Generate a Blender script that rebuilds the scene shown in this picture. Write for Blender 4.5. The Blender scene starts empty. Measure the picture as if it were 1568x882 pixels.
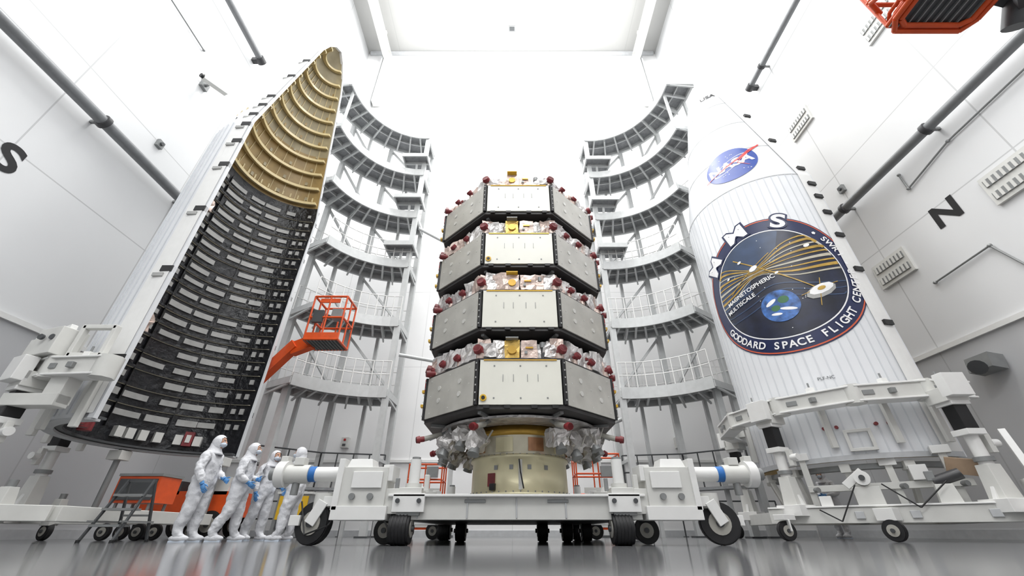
import bpy, bmesh, math, random
from mathutils import Vector, Matrix, Euler
random.seed(7)
R=math.radians
def lin(c):
    c/=255.0
    return c/12.92 if c<=0.04045 else ((c+0.055)/1.055)**2.4
def col(r,g,b): return (lin(r),lin(g),lin(b),1)

def mat(name,rgb,rough=0.5,metal=0.0,var=0.06,bump=0.0,scale=6.0,spec=0.5):
    m=bpy.data.materials.new(name); m.use_nodes=True
    nt=m.node_tree; b=nt.nodes['Principled BSDF']
    c=col(*rgb)
    tc=nt.nodes.new('ShaderNodeTexCoord')
    nz=nt.nodes.new('ShaderNodeTexNoise'); nz.inputs['Scale'].default_value=scale; nz.inputs['Detail'].default_value=4
    nt.links.new(tc.outputs['Object'],nz.inputs['Vector'])
    rp=nt.nodes.new('ShaderNodeValToRGB')
    rp.color_ramp.elements[0].position=.3; rp.color_ramp.elements[1].position=.7
    rp.color_ramp.elements[0].color=tuple(x*(1-var) for x in c[:3])+(1,)
    rp.color_ramp.elements[1].color=tuple(min(1,x*(1+var)) for x in c[:3])+(1,)
    nt.links.new(nz.outputs['Fac'],rp.inputs['Fac'])
    nt.links.new(rp.outputs['Color'],b.inputs['Base Color'])
    b.inputs['Roughness'].default_value=rough; b.inputs['Metallic'].default_value=metal
    b.inputs['Specular IOR Level'].default_value=spec
    if bump>0:
        bp=nt.nodes.new('ShaderNodeBump'); bp.inputs['Strength'].default_value=bump; bp.inputs['Distance'].default_value=.05
        nt.links.new(nz.outputs['Fac'],bp.inputs['Height']); nt.links.new(bp.outputs['Normal'],b.inputs['Normal'])
    return m

def wallmat(name,rgb,axes,sp,lw=0.03,seam=0.72,offs=(0,0)):
    m=mat(name,rgb,rough=.45,var=.015,scale=.6)
    nt=m.node_tree; b=nt.nodes['Principled BSDF']
    geo=nt.nodes.new('ShaderNodeNewGeometry'); sep=nt.nodes.new('ShaderNodeSeparateXYZ')
    nt.links.new(geo.outputs['Position'],sep.inputs[0])
    outs=[]
    for ax,s,o in zip(axes,sp,offs):
        ad=nt.nodes.new('ShaderNodeMath'); ad.operation='ADD'; ad.inputs[1].default_value=100*s-o
        nt.links.new(sep.outputs[ax],ad.inputs[0])
        md=nt.nodes.new('ShaderNodeMath'); md.operation='MODULO'; md.inputs[1].default_value=s
        nt.links.new(ad.outputs[0],md.inputs[0])
        lt=nt.nodes.new('ShaderNodeMath'); lt.operation='LESS_THAN'; lt.inputs[1].default_value=lw
        nt.links.new(md.outputs[0],lt.inputs[0]); outs.append(lt)
    mx=nt.nodes.new('ShaderNodeMath'); mx.operation='MAXIMUM'
    nt.links.new(outs[0].outputs[0],mx.inputs[0]); nt.links.new(outs[1].outputs[0],mx.inputs[1])
    mix=nt.nodes.new('ShaderNodeMix'); mix.data_type='RGBA'
    src=b.inputs['Base Color'].links[0].from_socket
    nt.links.new(mx.outputs[0],mix.inputs['Factor'])
    nt.links.new(src,mix.inputs['A']); mix.inputs['B'].default_value=tuple(x*seam for x in col(*rgb)[:3])+(1,)
    nt.links.new(mix.outputs['Result'],b.inputs['Base Color'])
    return m

class MB:
    def __init__(s):
        s.v=[];s.f=[];s.m=[];s.s=[];s.mats=[];s.M=Matrix.Identity(4)
    def mi(s,mt):
        if mt not in s.mats: s.mats.append(mt)
        return s.mats.index(mt)
    def add(s,vs,fs,mt,smooth=False):
        o=len(s.v); i=s.mi(mt)
        s.v+=[s.M@Vector(p) for p in vs]
        for f in fs:
            s.f.append([k+o for k in f]); s.m.append(i); s.s.append(smooth)
    def box(s,c,sz,mt,rot=None,taper=1.0):
        x,y,z=[k/2 for k in sz]
        vs=[(-x,-y,-z),(x,-y,-z),(x,y,-z),(-x,y,-z),(-x*taper,-y*taper,z),(x*taper,-y*taper,z),(x*taper,y*taper,z),(-x*taper,y*taper,z)]
        if rot is not None:
            if not isinstance(rot,Matrix): rot=Euler(rot).to_matrix()
            vs=[rot@Vector(p) for p in vs]
        c=Vector(c); vs=[Vector(p)+c for p in vs]
        s.add(vs,[(0,3,2,1),(4,5,6,7),(0,1,5,4),(1,2,6,5),(2,3,7,6),(3,0,4,7)],mt)
    def beam(s,p1,p2,w,h,mt,up=(0,0,1)):
        p1=Vector(p1);p2=Vector(p2);d=p2-p1;L=d.length
        if L<1e-6:return
        d.normalize();up=Vector(up)
        if abs(d.dot(up))>.98: up=Vector((0,1,0))
        sd=d.cross(up).normalized();u=sd.cross(d)
        M=Matrix((d,sd,u)).transposed()
        s.box((p1+p2)/2,(L,w,h),mt,M)
    def cyl(s,p1,p2,r,mt,r2=None,n=14,smooth=True,cap=True):
        p1=Vector(p1);p2=Vector(p2);d=(p2-p1)
        if d.length<1e-6:return
        d.normalize(); a=Vector((0,0,1)) if abs(d.z)<.9 else Vector((1,0,0))
        x=d.cross(a).normalized();y=d.cross(x)
        r2=r if r2 is None else r2
        vs=[]
        for k in range(n):
            t=2*math.pi*k/n; o=x*math.cos(t)+y*math.sin(t)
            vs.append(p1+o*r);vs.append(p2+o*r2)
        fs=[(2*k,2*((k+1)%n),2*((k+1)%n)+1,2*k+1) for k in range(n)]
        s.add(vs,fs,mt,smooth)
        if cap:
            s.add([vs[2*k] for k in range(n)],[tuple(range(n))],mt)
            s.add([vs[2*k+1] for k in range(n)],[tuple(range(n))],mt)
    def tube(s,pts,r,mt,n=8):
        for a,b in zip(pts[:-1],pts[1:]): s.cyl(a,b,r,mt,n=n)
    def ell(s,c,r,mt,n=16,m=10,rot=None,jit=0,smooth=True,keep=None):
        vs=[];c=Vector(c)
        for i in range(m+1):
            ph=math.pi*i/m
            for k in range(n):
                t=2*math.pi*k/n
                p=Vector((r[0]*math.sin(ph)*math.cos(t),r[1]*math.sin(ph)*math.sin(t),r[2]*math.cos(ph)))
                if jit: p*=1+random.uniform(-jit,jit)
                if rot is not None: p=rot@p
                vs.append(p+c)
        fs=[]
        for i in range(m):
            for k in range(n):
                q=(i*n+k,i*n+(k+1)%n,(i+1)*n+(k+1)%n,(i+1)*n+k)
                if keep:
                    ph=math.pi*(i+.5)/m;t=2*math.pi*(k+.5)/n
                    if not keep(Vector((math.sin(ph)*math.cos(t),math.sin(ph)*math.sin(t),math.cos(ph)))): continue
                fs.append(q)
        s.add(vs,fs,mt,smooth)
    def crumple(s,c,sz,mt,n=4,jit=.03,rot=None):
        pts={};vs=[];fs=[]
        c=Vector(c)
        def vid(i,j,k):
            key=(i,j,k)
            if key not in pts:
                p=Vector(((i/n-.5)*sz[0],(j/n-.5)*sz[1],(k/n-.5)*sz[2]))
                p+=Vector([random.uniform(-jit,jit) for _ in range(3)])
                if rot is not None: p=Euler(rot).to_matrix()@p
                pts[key]=len(vs);vs.append(p+c)
            return pts[key]
        for a in range(n):
            for b in range(n):
                for e in (0,n):
                    fs.append((vid(e,a,b),vid(e,a+1,b),vid(e,a+1,b+1),vid(e,a,b+1)))
                    fs.append((vid(a,e,b),vid(a+1,e,b),vid(a+1,e,b+1),vid(a,e,b+1)))
                    fs.append((vid(a,b,e),vid(a+1,b,e),vid(a+1,b+1,e),vid(a,b+1,e)))
        s.add(vs,fs,mt)
    def lathe(s,prof,c,a0,a1,n,mt,smooth=True):
        vs=[];m=len(prof)
        for k in range(n+1):
            t=R(a0+(a1-a0)*k/n)
            for r,z in prof: vs.append((c[0]+r*math.cos(t),c[1]+r*math.sin(t),z))
        fs=[]
        for k in range(n):
            for i in range(m-1):
                fs.append((k*m+i,(k+1)*m+i,(k+1)*m+i+1,k*m+i+1))
        s.add(vs,fs,mt,smooth)
    def arcbox(s,c,r0,r1,z0,z1,a0,a1,n,mt):
        prof=[(r0,z0),(r1,z0),(r1,z1),(r0,z1),(r0,z0)]
        s.lathe(prof,c,a0,a1,n,mt,False)
        if abs(a1-a0)<359:
            for a in (a0,a1):
                t=R(a); s.add([(c[0]+r*math.cos(t),c[1]+r*math.sin(t),z) for r,z in prof[:4]],[(0,1,2,3)],mt)
    def prism(s,pts,z0,z1,mt):
        n=len(pts)
        vs=[(x,y,z0) for x,y in pts]+[(x,y,z1) for x,y in pts]
        s.add(vs,[tuple(range(n-1,-1,-1)),tuple(range(n,2*n))]+[(k,(k+1)%n,(k+1)%n+n,k+n) for k in range(n)],mt)
    def obj(s,name,bevel=0,parent=None):
        me=bpy.data.meshes.new(name)
        cx=cy=0;cz=0
        if parent is None and s.v:
            xs=[p.x for p in s.v];ys=[p.y for p in s.v];zs=[p.z for p in s.v]
            cx=(min(xs)+max(xs))/2;cy=(min(ys)+max(ys))/2;cz=min(zs)
        o0=Vector((cx,cy,cz))
        me.from_pydata([p-o0 for p in s.v],[],s.f)
        for mt in s.mats: me.materials.append(mt)
        for i,p in enumerate(me.polygons):
            p.material_index=s.m[i];p.use_smooth=s.s[i]
        me.update()
        ob=bpy.data.objects.new(name,me);ob.location=o0
        bpy.context.scene.collection.objects.link(ob)
        if bevel:
            b=ob.modifiers.new('bevel','BEVEL');b.width=bevel;b.segments=2;b.limit_method='ANGLE';b.angle_limit=R(50)
        if parent is not None: ob.parent=parent
        return ob

def text_geo(txt,size,bold=0.0):
    cu=bpy.data.curves.new('t','FONT');cu.body=txt;cu.size=size;cu.offset=bold;cu.align_x='CENTER';cu.align_y='CENTER';cu.resolution_u=6
    ob=bpy.data.objects.new('t',cu);bpy.context.scene.collection.objects.link(ob)
    dg=bpy.context.evaluated_depsgraph_get();dg.update()
    me=bpy.data.meshes.new_from_object(ob.evaluated_get(dg))
    vs=[v.co.copy() for v in me.vertices];fs=[tuple(p.vertices) for p in me.polygons]
    bpy.data.objects.remove(ob);bpy.data.meshes.remove(me)
    return vs,fs

# ---------------------------------------------------------------- materials
WHITE=mat('white_paint',(232,232,230),.35,var=.02)
WHITE2=mat('white_paint_machine',(214,214,210),.38,var=.05,scale=3)
FAIR=mat('fairing_white',(222,224,227),.3,var=.02,scale=1.5)
FRIB=mat('fairing_rib',(209,212,216),.4,var=.02)
SEAMG=mat('seam_grey',(190,192,194),.5)
SOLAR_REFL=mat('solar_panel_white_reflection',(234,233,222),.25,var=.03,scale=2)  # same solar array as the others; white reflection put into its colour
SOLAR=mat('solar_panel_grey',(192,190,183),.3,metal=.2,var=.12,scale=2.5)
SPOT=mat('panel_spot',(214,213,208),.3,metal=.2)
BLACK=mat('black_frame',(18,18,20),.45)
DARK=mat('dark_deck',(48,46,46),.5,var=.2)
BLANKET=mat('black_blanket',(26,27,31),.34,bump=1.0,scale=5,var=.3)
GSTRIP=mat('grey_strip',(164,164,162),.45,var=.1)
SLINE=mat('ring_line',(188,182,164),.45,var=.1)
GOLDI=mat('fairing_gold_interior',(158,133,84),.4,var=.16,scale=3)
GOLDU=mat('fairing_pale_interior',(162,151,122),.4,var=.12,scale=3)
GOLDR=mat('fairing_gold_rib',(208,191,146),.4,var=.05)
FOIL=mat('silver_foil',(206,203,201),.28,metal=.5,var=.2,scale=9,bump=.6)
FOILP=mat('pink_silver_foil',(204,184,174),.3,metal=.4,var=.2,scale=9,bump=.4)
FOILG=mat('gold_foil',(214,178,96),.3,metal=.5,var=.2,scale=9,bump=.4)
REDC=mat('red_cover',(124,40,44),.4,var=.3)
RED=mat('red_tag',(168,36,38),.4)
YEL=mat('yellow_bracket',(226,180,40),.4)
ADPT=mat('adapter_gold',(228,220,184),.32,metal=.25,var=.05,scale=3)
ADPT2=mat('adapter_upper',(206,200,180),.25,metal=.4,var=.12,scale=4)
COPPER=mat('copper_window',(184,134,98),.25,metal=.4,var=.2)
TAN=mat('tan_panel',(170,146,122),.5,var=.1)
GOLDRING=mat('gold_ring',(196,156,70),.3,metal=.5)
STEEL=mat('scaffold_steel',(196,198,198),.45,metal=.1,var=.05)
DECK=mat('scaffold_deck',(146,148,150),.55,var=.15,scale=8)
PIPE=mat('pipe_grey',(128,130,132),.4,metal=.3)
PIPED=mat('pipe_dark',(60,60,62),.4)
RUB=mat('rubber',(26,26,28),.6)
HUB=mat('hub_grey',(170,168,160),.4)
ORANGE=mat('orange_paint',(220,84,30),.4,var=.08)
GREY=mat('grey_metal',(140,142,142),.4,metal=.3)
DGREY=mat('dark_grey_metal',(78,80,82),.45,metal=.2)
BLUE=mat('blue_band',(44,112,186),.4)
SUIT=mat('coverall_white',(218,219,223),.75,var=.05,scale=7,bump=.6)
MASK=mat('face_mask',(206,216,228),.7)
SKIN=mat('skin',(196,150,124),.5)
EYE=mat('eye_dark',(30,24,22),.3)
GLOVE=mat('glove_blue',(88,146,204),.5)
LETTER=mat('letter_black',(24,24,26),.6)
NAVY=mat('emblem_navy',(22,34,76),.35,var=.1)
SPACE=mat('emblem_space',(22,28,50),.35,var=.5,scale=3)
SKYB=mat('emblem_skyblue',(52,70,100),.35,var=.3,scale=2)
EGOLD=mat('emblem_gold',(178,144,62),.35,var=.3,scale=4)
EWHITE=mat('emblem_white',(240,240,240),.35)
EORNG=mat('emblem_orange',(206,92,56),.35)
NASAB=mat('roundel_blue',(36,68,150),.35)
NASAR=mat('roundel_red',(208,52,48),.35)
EARTH=mat('emblem_earth',(60,104,170),.35,var=.75,scale=5)
GREEN=mat('green_paint',(60,110,70),.5)

# ---------------------------------------------------------------- room
W=11.5;YB=17.5;YF=-7.0;H=33.0
wS=wallmat('wall_panels_side',(224,225,226),('Y','Z'),(3.9,3.3),.035,.72,(2.2,4.35))
wL=wallmat('wall_panels_lower_dimmed',(196,197,199),('Y','Z'),(3.9,9.0),.035,.8,(2.2,4.35))  # greyer wall below the seam, corner vignetting put into its colour
wB=wallmat('wall_panels_back',(240,240,240),('X','Z'),(4.2,4.0),.03,.8,(0,2.6))
cM=wallmat('ceiling_panels',(174,174,172),('X','Y'),(6.0,30.0),.05,.9,(3,0))
def slab(name,c,sz,mt):
    b=MB();b.box(c,sz,mt);return b.obj(name)
fl=mat('floor_epoxy',(112,113,115),.11,var=.05,scale=.8,spec=.5)
slab('floor',(0,(YB+YF)/2,-.1),(2*W+.4,YB-YF+.4,.2),fl)
slab('ceiling',(0,(YB+YF)/2,H+.1),(2*W+.4,YB-YF+.4,.2),cM)
slab('wall_left',(-W-.1,(YB+YF)/2,H/2),(.2,YB-YF,H),wS)
slab('wall_right',(W+.1,(YB+YF)/2,H/2),(.2,YB-YF,H),wS)
slab('wall_back',(0,YB+.1,H/2),(2*W,.2,H),wB)
slab('wall_front',(0,YF-.1,H/2),(2*W,.2,H),wS)
slab('trim_1',(-W+.05,(YB+YF)/2,4.3),(.1,YB-YF-.1,.12),WHITE)
slab('trim_2',(W-.05,(YB+YF)/2,4.3),(.1,YB-YF-.1,.12),WHITE)
slab('trim_3',(0,YB-.04,2.6),(2*W-.2,.08,.1),WHITE)
slab('lower_wall_dimmed_left',(-W+.015,(YB+YF)/2,2.22),(.03,YB-YF-.1,4.04),wL)  # thin sheet carrying the darkened lower wall colour
slab('lower_wall_dimmed_right',(W-.015,(YB+YF)/2,2.22),(.03,YB-YF-.1,4.04),wL)
slab('trim_6',(0,YB-.12,H-.15),(2*W-.4,.2,.26),SEAMG)
slab('baseboard_left',(-W+.04,(YB+YF)/2,.1),(.04,YB-YF-.2,.2),SEAMG)
slab('baseboard_right',(W-.04,(YB+YF)/2,.1),(.04,YB-YF-.2,.2),SEAMG)
slab('baseboard_back',(0,YB-.02,.1),(2*W-.2,.04,.2),SEAMG)
# crane rails
for sx in (-1,1):
    b=MB();x=sx*9.75
    b.box((x,(YB+YF)/2,31.6),(.5,YB-YF-.1,.06),WHITE2);b.box((x,(YB+YF)/2,32.3),(.5,YB-YF-.1,.06),WHITE2)
    b.box((x,(YB+YF)/2,31.95),(.12,YB-YF-.1,.7),SEAMG)
    b.box((x-.1*sx,YB-.3,29),(.5,.5,6),WHITE2);b.box((x+.35*sx,YB-.25,28.6),(.12,.4,7),SEAMG)
    for k in range(9): b.box((x,YF+2+k*2.6,32.6),(.3,.2,.7),WHITE2)
    b.obj('crane_rail')
b=MB();b.box((.0,15.6,H-.03),(.5,.4,.06),GREY);b.box((0,15.6,H-.08),(.36,.26,.04),DGREY);b.obj('ceiling_vent')

def pipe(name,sx,z,y0,y1,r,yend=False):
    b=MB();x=sx*(W-.35)
    b.cyl((x,y0,z),(x,y1,z),r,PIPE)
    y=y0+1
    while y<y1-.2:
        b.cyl((x,y-.06,z),(x,y+.06,z),r*1.35,PIPED);b.box((sx*(W-.17),y,z),(.36,.08,.08),GREY);y+=3.1
    if yend: b.cyl((x,y1-.15,z),(x,y1+.12,z),r*1.4,PIPED);b.box((sx*(W-.15),y1,z),(.32,.2,.2),PIPED)
    b.obj(name)
pipe('wall_pipe',-1,9.7,YF+.5,14,.15);pipe('wall_pipe',1,9.4,YF+.5,14,.13)
pipe('wall_pipe',-1,18.0,YF+.5,9.8,.13,True);pipe('wall_pipe',1,17.9,YF+.5,11,.12,True)
def vent(y,z):
    b=MB();x=W-.04
    b.box((x,y,z),(.08,1.15,.8),WHITE2)
    for dz in (-.19,.19):
        b.box((x-.05,y,z+dz),(.03,1.0,.2),GREY)
        for k in range(8): b.box((x-.07,y-.44+k*.126,z+dz),(.03,.06,.2),WHITE2)
    b.obj('air_vent')
for y,z in ((6.25,13.8),(10.1,14),(6.4,7.1),(9.9,6.9)): vent(y,z)
def conduit(pts):
    b=MB();b.tube(pts,.025,GREY)
    for p in pts: b.ell(p,(.05,.05,.05),GREY,8,6)
    b.obj('wall_conduit')
x=W-.06
conduit([(x,4.2,9.0),(x,6.9,8.9),(x,8.3,8.6),(x,8.3,9.15)])
conduit([(x,7.0,4.5),(x,7.6,6.0),(x,9.1,5.9)])
conduit([(-x,5.5,15.4),(-x,8.0,15.4)])
b=MB();b.box((-W+.06,8.7,14.3),(.12,.3,.3),GREY);b.beam((-W+.1,8.7,14.3),(-W+.6,8.5,14.2),.08,.08,GREY);b.beam((-W+.45,8.2,14.05),(-W+.75,8.95,14.25),.2,.2,WHITE2);b.cyl((-W+.42,8.12,14.03),(-W+.45,8.22,14.05),.08,BLACK);b.obj('security_camera')
b=MB();b.box((W-.26,9,3.55),(.35,.55,.35),GREY,(0,.2,0));b.cyl((W-.46,9.0,3.5),(W-.56,8.95,3.45),.13,DGREY,r2=.17);b.box((W-.08,9,3.6),(.1,.2,.2),DGREY);b.obj('wall_loudspeaker')
for sx,y,z in ((-1,8.6,10.9),(1,10.0,10.3),(-1,5.2,5.6)):
    b=MB();b.box((sx*(W-.05),y,z),(.1,.22,.26),GREY);b.cyl((sx*(W-.1),y,z),(sx*(W-.16),y,z),.06,DGREY);b.obj('wall_sensor')

def wall_letter(ch,sx,y,z,size):
    vs,fs=text_geo(ch,size,.03)
    b=MB();out=[]
    for p in vs: out.append((sx*(W-.012),(-sx)*p.x*1.1+y,p.y+z))
    b.add(out,fs,LETTER);b.obj('wall_letter_'+ch.lower())
wall_letter('S',-1,6.2,7.4,.98);wall_letter('N',1,7.95,7.35,.85)

b=MB()
b.box((-7.6,YB-.14,1.1),(1.0,.06,2.2),WHITE2);b.box((-7.6,YB-.18,1.1),(.9,.03,2.1),WHITE);b.cyl((-7.25,YB-.23,1.05),(-7.25,YB-.19,1.05),.04,GREY);b.obj('door_1')
for X in (-6.9,6.9):
    b=MB();b.box((X,YB-.1,3.3),(.3,.2,.4),WHITE2);b.box((X,YB-.22,3.4),(.08,.04,.08),RED);b.box((X,YB-.22,3.2),(.12,.04,.08),DGREY);b.obj('wall_control_box')

# ---------------------------------------------------------------- satellites
CX=.14;CY=8.15
AP=1.75;RC=AP/math.cos(R(22.5))
def octv(r,k): a=R(-90-22.5+45*k);return Vector((CX+r*math.cos(a),CY+r*math.sin(a),0))
def redcap(b,p,d,r=.055,L=.1):
    p=Vector(p);d=Vector(d).normalized()
    b.cyl(p,p+d*L,r*.8,REDC,n=10);b.cyl(p+d*L*.55,p+d*L,r*1.1,REDC,r2=r*.9,n=10)
def satellite(z0,idx):
    b=MB();h=.78
    P=[octv(RC,k) for k in range(8)]
    b.prism([(p.x,p.y) for p in [octv(RC-.05,k) for k in range(8)]],z0+.01,z0+h-.01,BLACK)
    b.prism([(p.x,p.y) for p in [octv(RC-.02,k) for k in range(8)]],z0-.05,z0+.01,DARK)
    b.prism([(p.x,p.y) for p in [octv(RC-.02,k) for k in range(8)]],z0+h-.01,z0+h+.03,DARK)
    for k in range(8):
        p,q=P[k],P[(k+1)%8];d=(q-p).normalized();nrm=Vector((d.y,-d.x,0));L=(q-p).length
        mt=SOLAR_REFL if k==0 else SOLAR  # front facet takes the painted-in reflection colour
        c=(p+q)/2;ang=math.atan2(d.y,d.x)
        b.box((c.x,c.y,z0+h/2),(L-.1,.03,h-.03),mt,(0,0,ang))
        def pm(t,z,sz,m,off=.02):
            pt=p+d*(L*t)+nrm*off;b.box((pt.x,pt.y,z0+z),sz,m,(0,0,ang))
        if k==0:
            for t in (.3,.42,.58,.7): pm(t,.45,(.008,.01,.12),GREY)
            for t in (.2,.5,.8):
                for z in (.12,.66): pm(t,z,(.025,.01,.02),GREY)
            pm(.5,h-.02,(L*.85,.02,.02),YEL if idx%2 else GOLDRING)
            if idx in (0,2):
                pt=p+d*.12+nrm*.02;b.cyl((pt.x,pt.y,z0+.12),(pt.x,pt.y-.02,z0+.12),.055,YEL);b.cyl((pt.x,pt.y-.01,z0+.12),(pt.x,pt.y-.03,z0+.12),.03,BLACK)
            for t in (.12,.35,.65,.88):
                pm(t,-.02,(.1,.03,.05),BLACK)
        else:
            for t in (.3,.7):
                for z in (.28,.5):
                    pt=p+d*(L*t);b.cyl((pt.x,pt.y,z0+z),(pt.x+nrm.x*.025,pt.y+nrm.y*.025,z0+z),.045,SPOT,n=12)
            for t in (.12,.5,.88):
                for z in (.1,.4,.68): pm(t,z,(.02,.02,.02),SPOT,.012)
        b.cyl((p.x,p.y,z0+.01),(p.x,p.y,z0+h),.035,BLACK,n=8)
        for j in range(6):
            dirn=(p-Vector((CX,CY,0))).normalized();pt=p+dirn*.035
            b.box((pt.x,pt.y,z0+.08+j*.125),(.02,.02,.025),GSTRIP)
    zt=z0+h+.03
    top=(idx==3)
    for k in range(8):
        p=P[k];q=P[(k+1)%8];d=(q-p).normalized();ang=math.atan2(d.y,d.x);inw=(Vector((CX,CY,0))-(p+q)/2).normalized()
        for t in (.12,.27,.42,.58,.73,.88):
            if k==0 and .35<t<.65: continue
            c=p+(q-p)*t+inw*random.uniform(.14,.24)
            hh=random.uniform(.16,.26) if top else random.uniform(.28,.42)
            b.crumple((c.x,c.y,zt+hh/2),(.28,.24,hh),random.choice([FOIL,FOIL,FOIL,FOILP]),3,.026,(random.uniform(-.15,.15),random.uniform(-.15,.15),ang+random.uniform(-.3,.3)))
        for t in (.25,.5,.75):
            c=p+(q-p)*t+inw*.6; hh=.26 if top else .46
            b.crumple((c.x,c.y,zt+hh/2),(.44,.34,hh),FOIL,4,.03,(0,0,ang))
        dirn=(p-Vector((CX,CY,0))).normalized()
        c=p-dirn*.10
        b.cyl((c.x,c.y,zt),(c.x,c.y,zt+.1),.075,FOILP)
        redcap(b,(c.x,c.y,zt+.13),(dirn.x,dirn.y,.25),.085,.15)
        b.crumple((c.x-dirn.x*.15,c.y-dirn.y*.15,zt+(.16 if top else .2)),(.24,.24,.28 if top else .38),FOILP,3,.03)
        if k in (2,7,3,6):
            c2=c+Vector((-dirn.y,dirn.x,0))*.13
            redcap(b,(c2.x,c2.y,zt+.04),(dirn.x,dirn.y,-.1),.065,.17)
            c3=p+dirn*.03;b.box((c3.x,c3.y,zt-.16),(.02,.02,.22),RED)
        if k in (7,1):
            for t in (.3,.6):
                cc=p+(q-p)*t+inw*.07
                b.cyl((cc.x,cc.y,zt),(cc.x,cc.y,zt+.12),.05,FOILP,n=10)
                redcap(b,(cc.x,cc.y,zt+.12),(-inw.x,-inw.y,.5),.07,.12)
                b.box((cc.x+inw.x*.06,cc.y+inw.y*.06,zt+.24),(.08,.08,.05),REDC,(0,0,ang))
    fy=CY-AP
    b.crumple((CX-.14,fy+.14,zt+.17),(.26,.22,.33),FOILG if idx%2==0 else FOILP,3,.01)
    b.cyl((CX-.14,fy+.0,zt+.15),(CX-.14,fy+.04,zt+.15),.075,GOLDRING,n=14);b.box((CX-.14,fy+.02,zt+.35),(.22,.18,.02),YEL if idx%2 else GREY)
    b.crumple((CX+.16,fy+.15,zt+.17),(.28,.24,.33),FOILP,3,.012)
    b.box((CX+.16,fy+.015,zt+.19),(.13,.02,.03),GOLDRING);b.box((CX+.1,fy+.01,zt+.1),(.05,.02,.05),GREY)
    b.crumple((CX-.5,fy+.2,zt+.14),(.5,.2,.3),FOIL,4,.03);b.crumple((CX+.58,fy+.2,zt+.13),(.4,.2,.28),FOIL,4,.03)
    b.cyl((CX+.4,fy+.12,zt),(CX+.4,fy+.12,zt+.3),.035,DGREY);b.cyl((CX+.4,fy+.12,zt+.22),(CX+.4,fy+.12,zt+.32),.055,GREY)
    b.cyl((CX,CY,z0+h),(CX,CY,z0+(1.31 if not top else .95)),.82,DARK,n=40)
    if not top: b.cyl((CX,CY,z0+1.2),(CX,CY,z0+1.3),.9,GREY,n=40)
    for k in range(8):
        v=octv(RC-.15,k);b.beam((CX,CY,z0-.07),(v.x,v.y,z0-.07),.06,.05,GREY)
    for sx in (-1,1):
        b.box((CX+sx*(AP+.05),CY-.35,z0+.5),(.06,.1,.34),YEL);b.box((CX+sx*(AP+.1),CY-.35,z0+.64),(.12,.1,.05),YEL);b.box((CX+sx*(AP+.1),CY-.35,z0+.36),(.12,.1,.05),YEL)
    b.obj('satellite')
for i,z in enumerate((1.87,3.24,4.61,5.98)): satellite(z,i)

# adapter
b=MB()
prof=[(.78,.67),(.95,.67),(.95,.70),(.88,.72),(.87,1.22),(.91,1.24),(.91,1.28),(.87,1.3)]
b.lathe(prof,(CX,CY),0,360,64,ADPT)
b.lathe([(.87,1.3),(.9,1.6)],(CX,CY),0,360,64,ADPT2)
b.lathe([(.9,1.6),(.96,1.62),(.96,1.68),(.92,1.7),(.92,1.76),(.8,1.77)],(CX,CY),0,360,64,GOLDRING)
for k in range(10):
    a=k*36+18-90
    if k%2==0: b.arcbox((CX,CY),.872,.905,1.34,1.56,a-9,a+9,6,COPPER)
    else: b.arcbox((CX,CY),.872,.90,1.33,1.57,a-10,a+10,6,ADPT)
for k in range(48):
    a=R(k*7.5);b.cyl((CX+.93*math.cos(a),CY+.93*math.sin(a),.70),(CX+.93*math.cos(a),CY+.93*math.sin(a),.725),.012,GREY,n=6)
    b.cyl((CX+.89*math.cos(a),CY+.89*math.sin(a),1.28),(CX+.89*math.cos(a),CY+.89*math.sin(a),1.30),.012,GREY,n=6)
b.arcbox((CX,CY),.87,.885,.74,1.2,-92,-88,3,WHITE2)
b.arcbox((CX,CY),.87,.9,.8,1.0,-128,-119,3,REDC)
b.arcbox((CX,CY),.87,.93,.74,.84,-124,-118,3,BLACK)
for a in (-100,-80,-60,-118): b.arcbox((CX,CY),.87,.89,1.05,1.12,a-2,a+2,2,GREY)
b.tube([(CX-.02,CY-.93,1.2),(CX-.0,CY-.98,1.0),(CX+.05,CY-.97,.75)],.012,BLACK,6)
b.obj('payload_adapter')
# hanging thruster clusters
b=MB()
for k in range(8):
    for t in (-16,0,16):
        a=R(-90+45*k+t)
        if k==0: continue
        r=random.uniform(1.25,1.55);zz=random.uniform(1.42,1.6)
        c=(CX+r*math.cos(a),CY+r*math.sin(a),zz)
        b.crumple(c,(.3,.26,.28),FOIL,4,.03,(random.random(),random.random(),a))
        b.cyl(c,(c[0]+.1*math.cos(a),c[1]+.1*math.sin(a),zz-.24),.05,GREY,r2=.1,n=12)
        b.beam(c,(c[0],c[1],1.79),.05,.05,GREY)
        b.tube([(c[0],c[1],zz+.1),(c[0]+.15,c[1]-.1,zz-.05),(c[0]+.25,c[1],zz+.15)],.015,HUB,6)
    v=octv(RC-.05,k)
    d=(v-Vector((CX,CY,0))).normalized()
    b.cyl((v.x-d.x*.3,v.y-d.y*.3,1.66),(v.x,v.y,1.56),.045,HUB,n=10);redcap(b,(v.x,v.y,1.56),(d.x,d.y,-.2),.06,.14)
    b.beam((v.x-d.x*.5,v.y-d.y*.5,1.76),(v.x-d.x*.1,v.y-d.y*.1,1.56),.05,.05,GREY)
b.arcbox((CX,CY),.98,1.5,1.75,1.79,0,360,48,FOIL)
b.obj('thruster_assembly')

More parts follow.
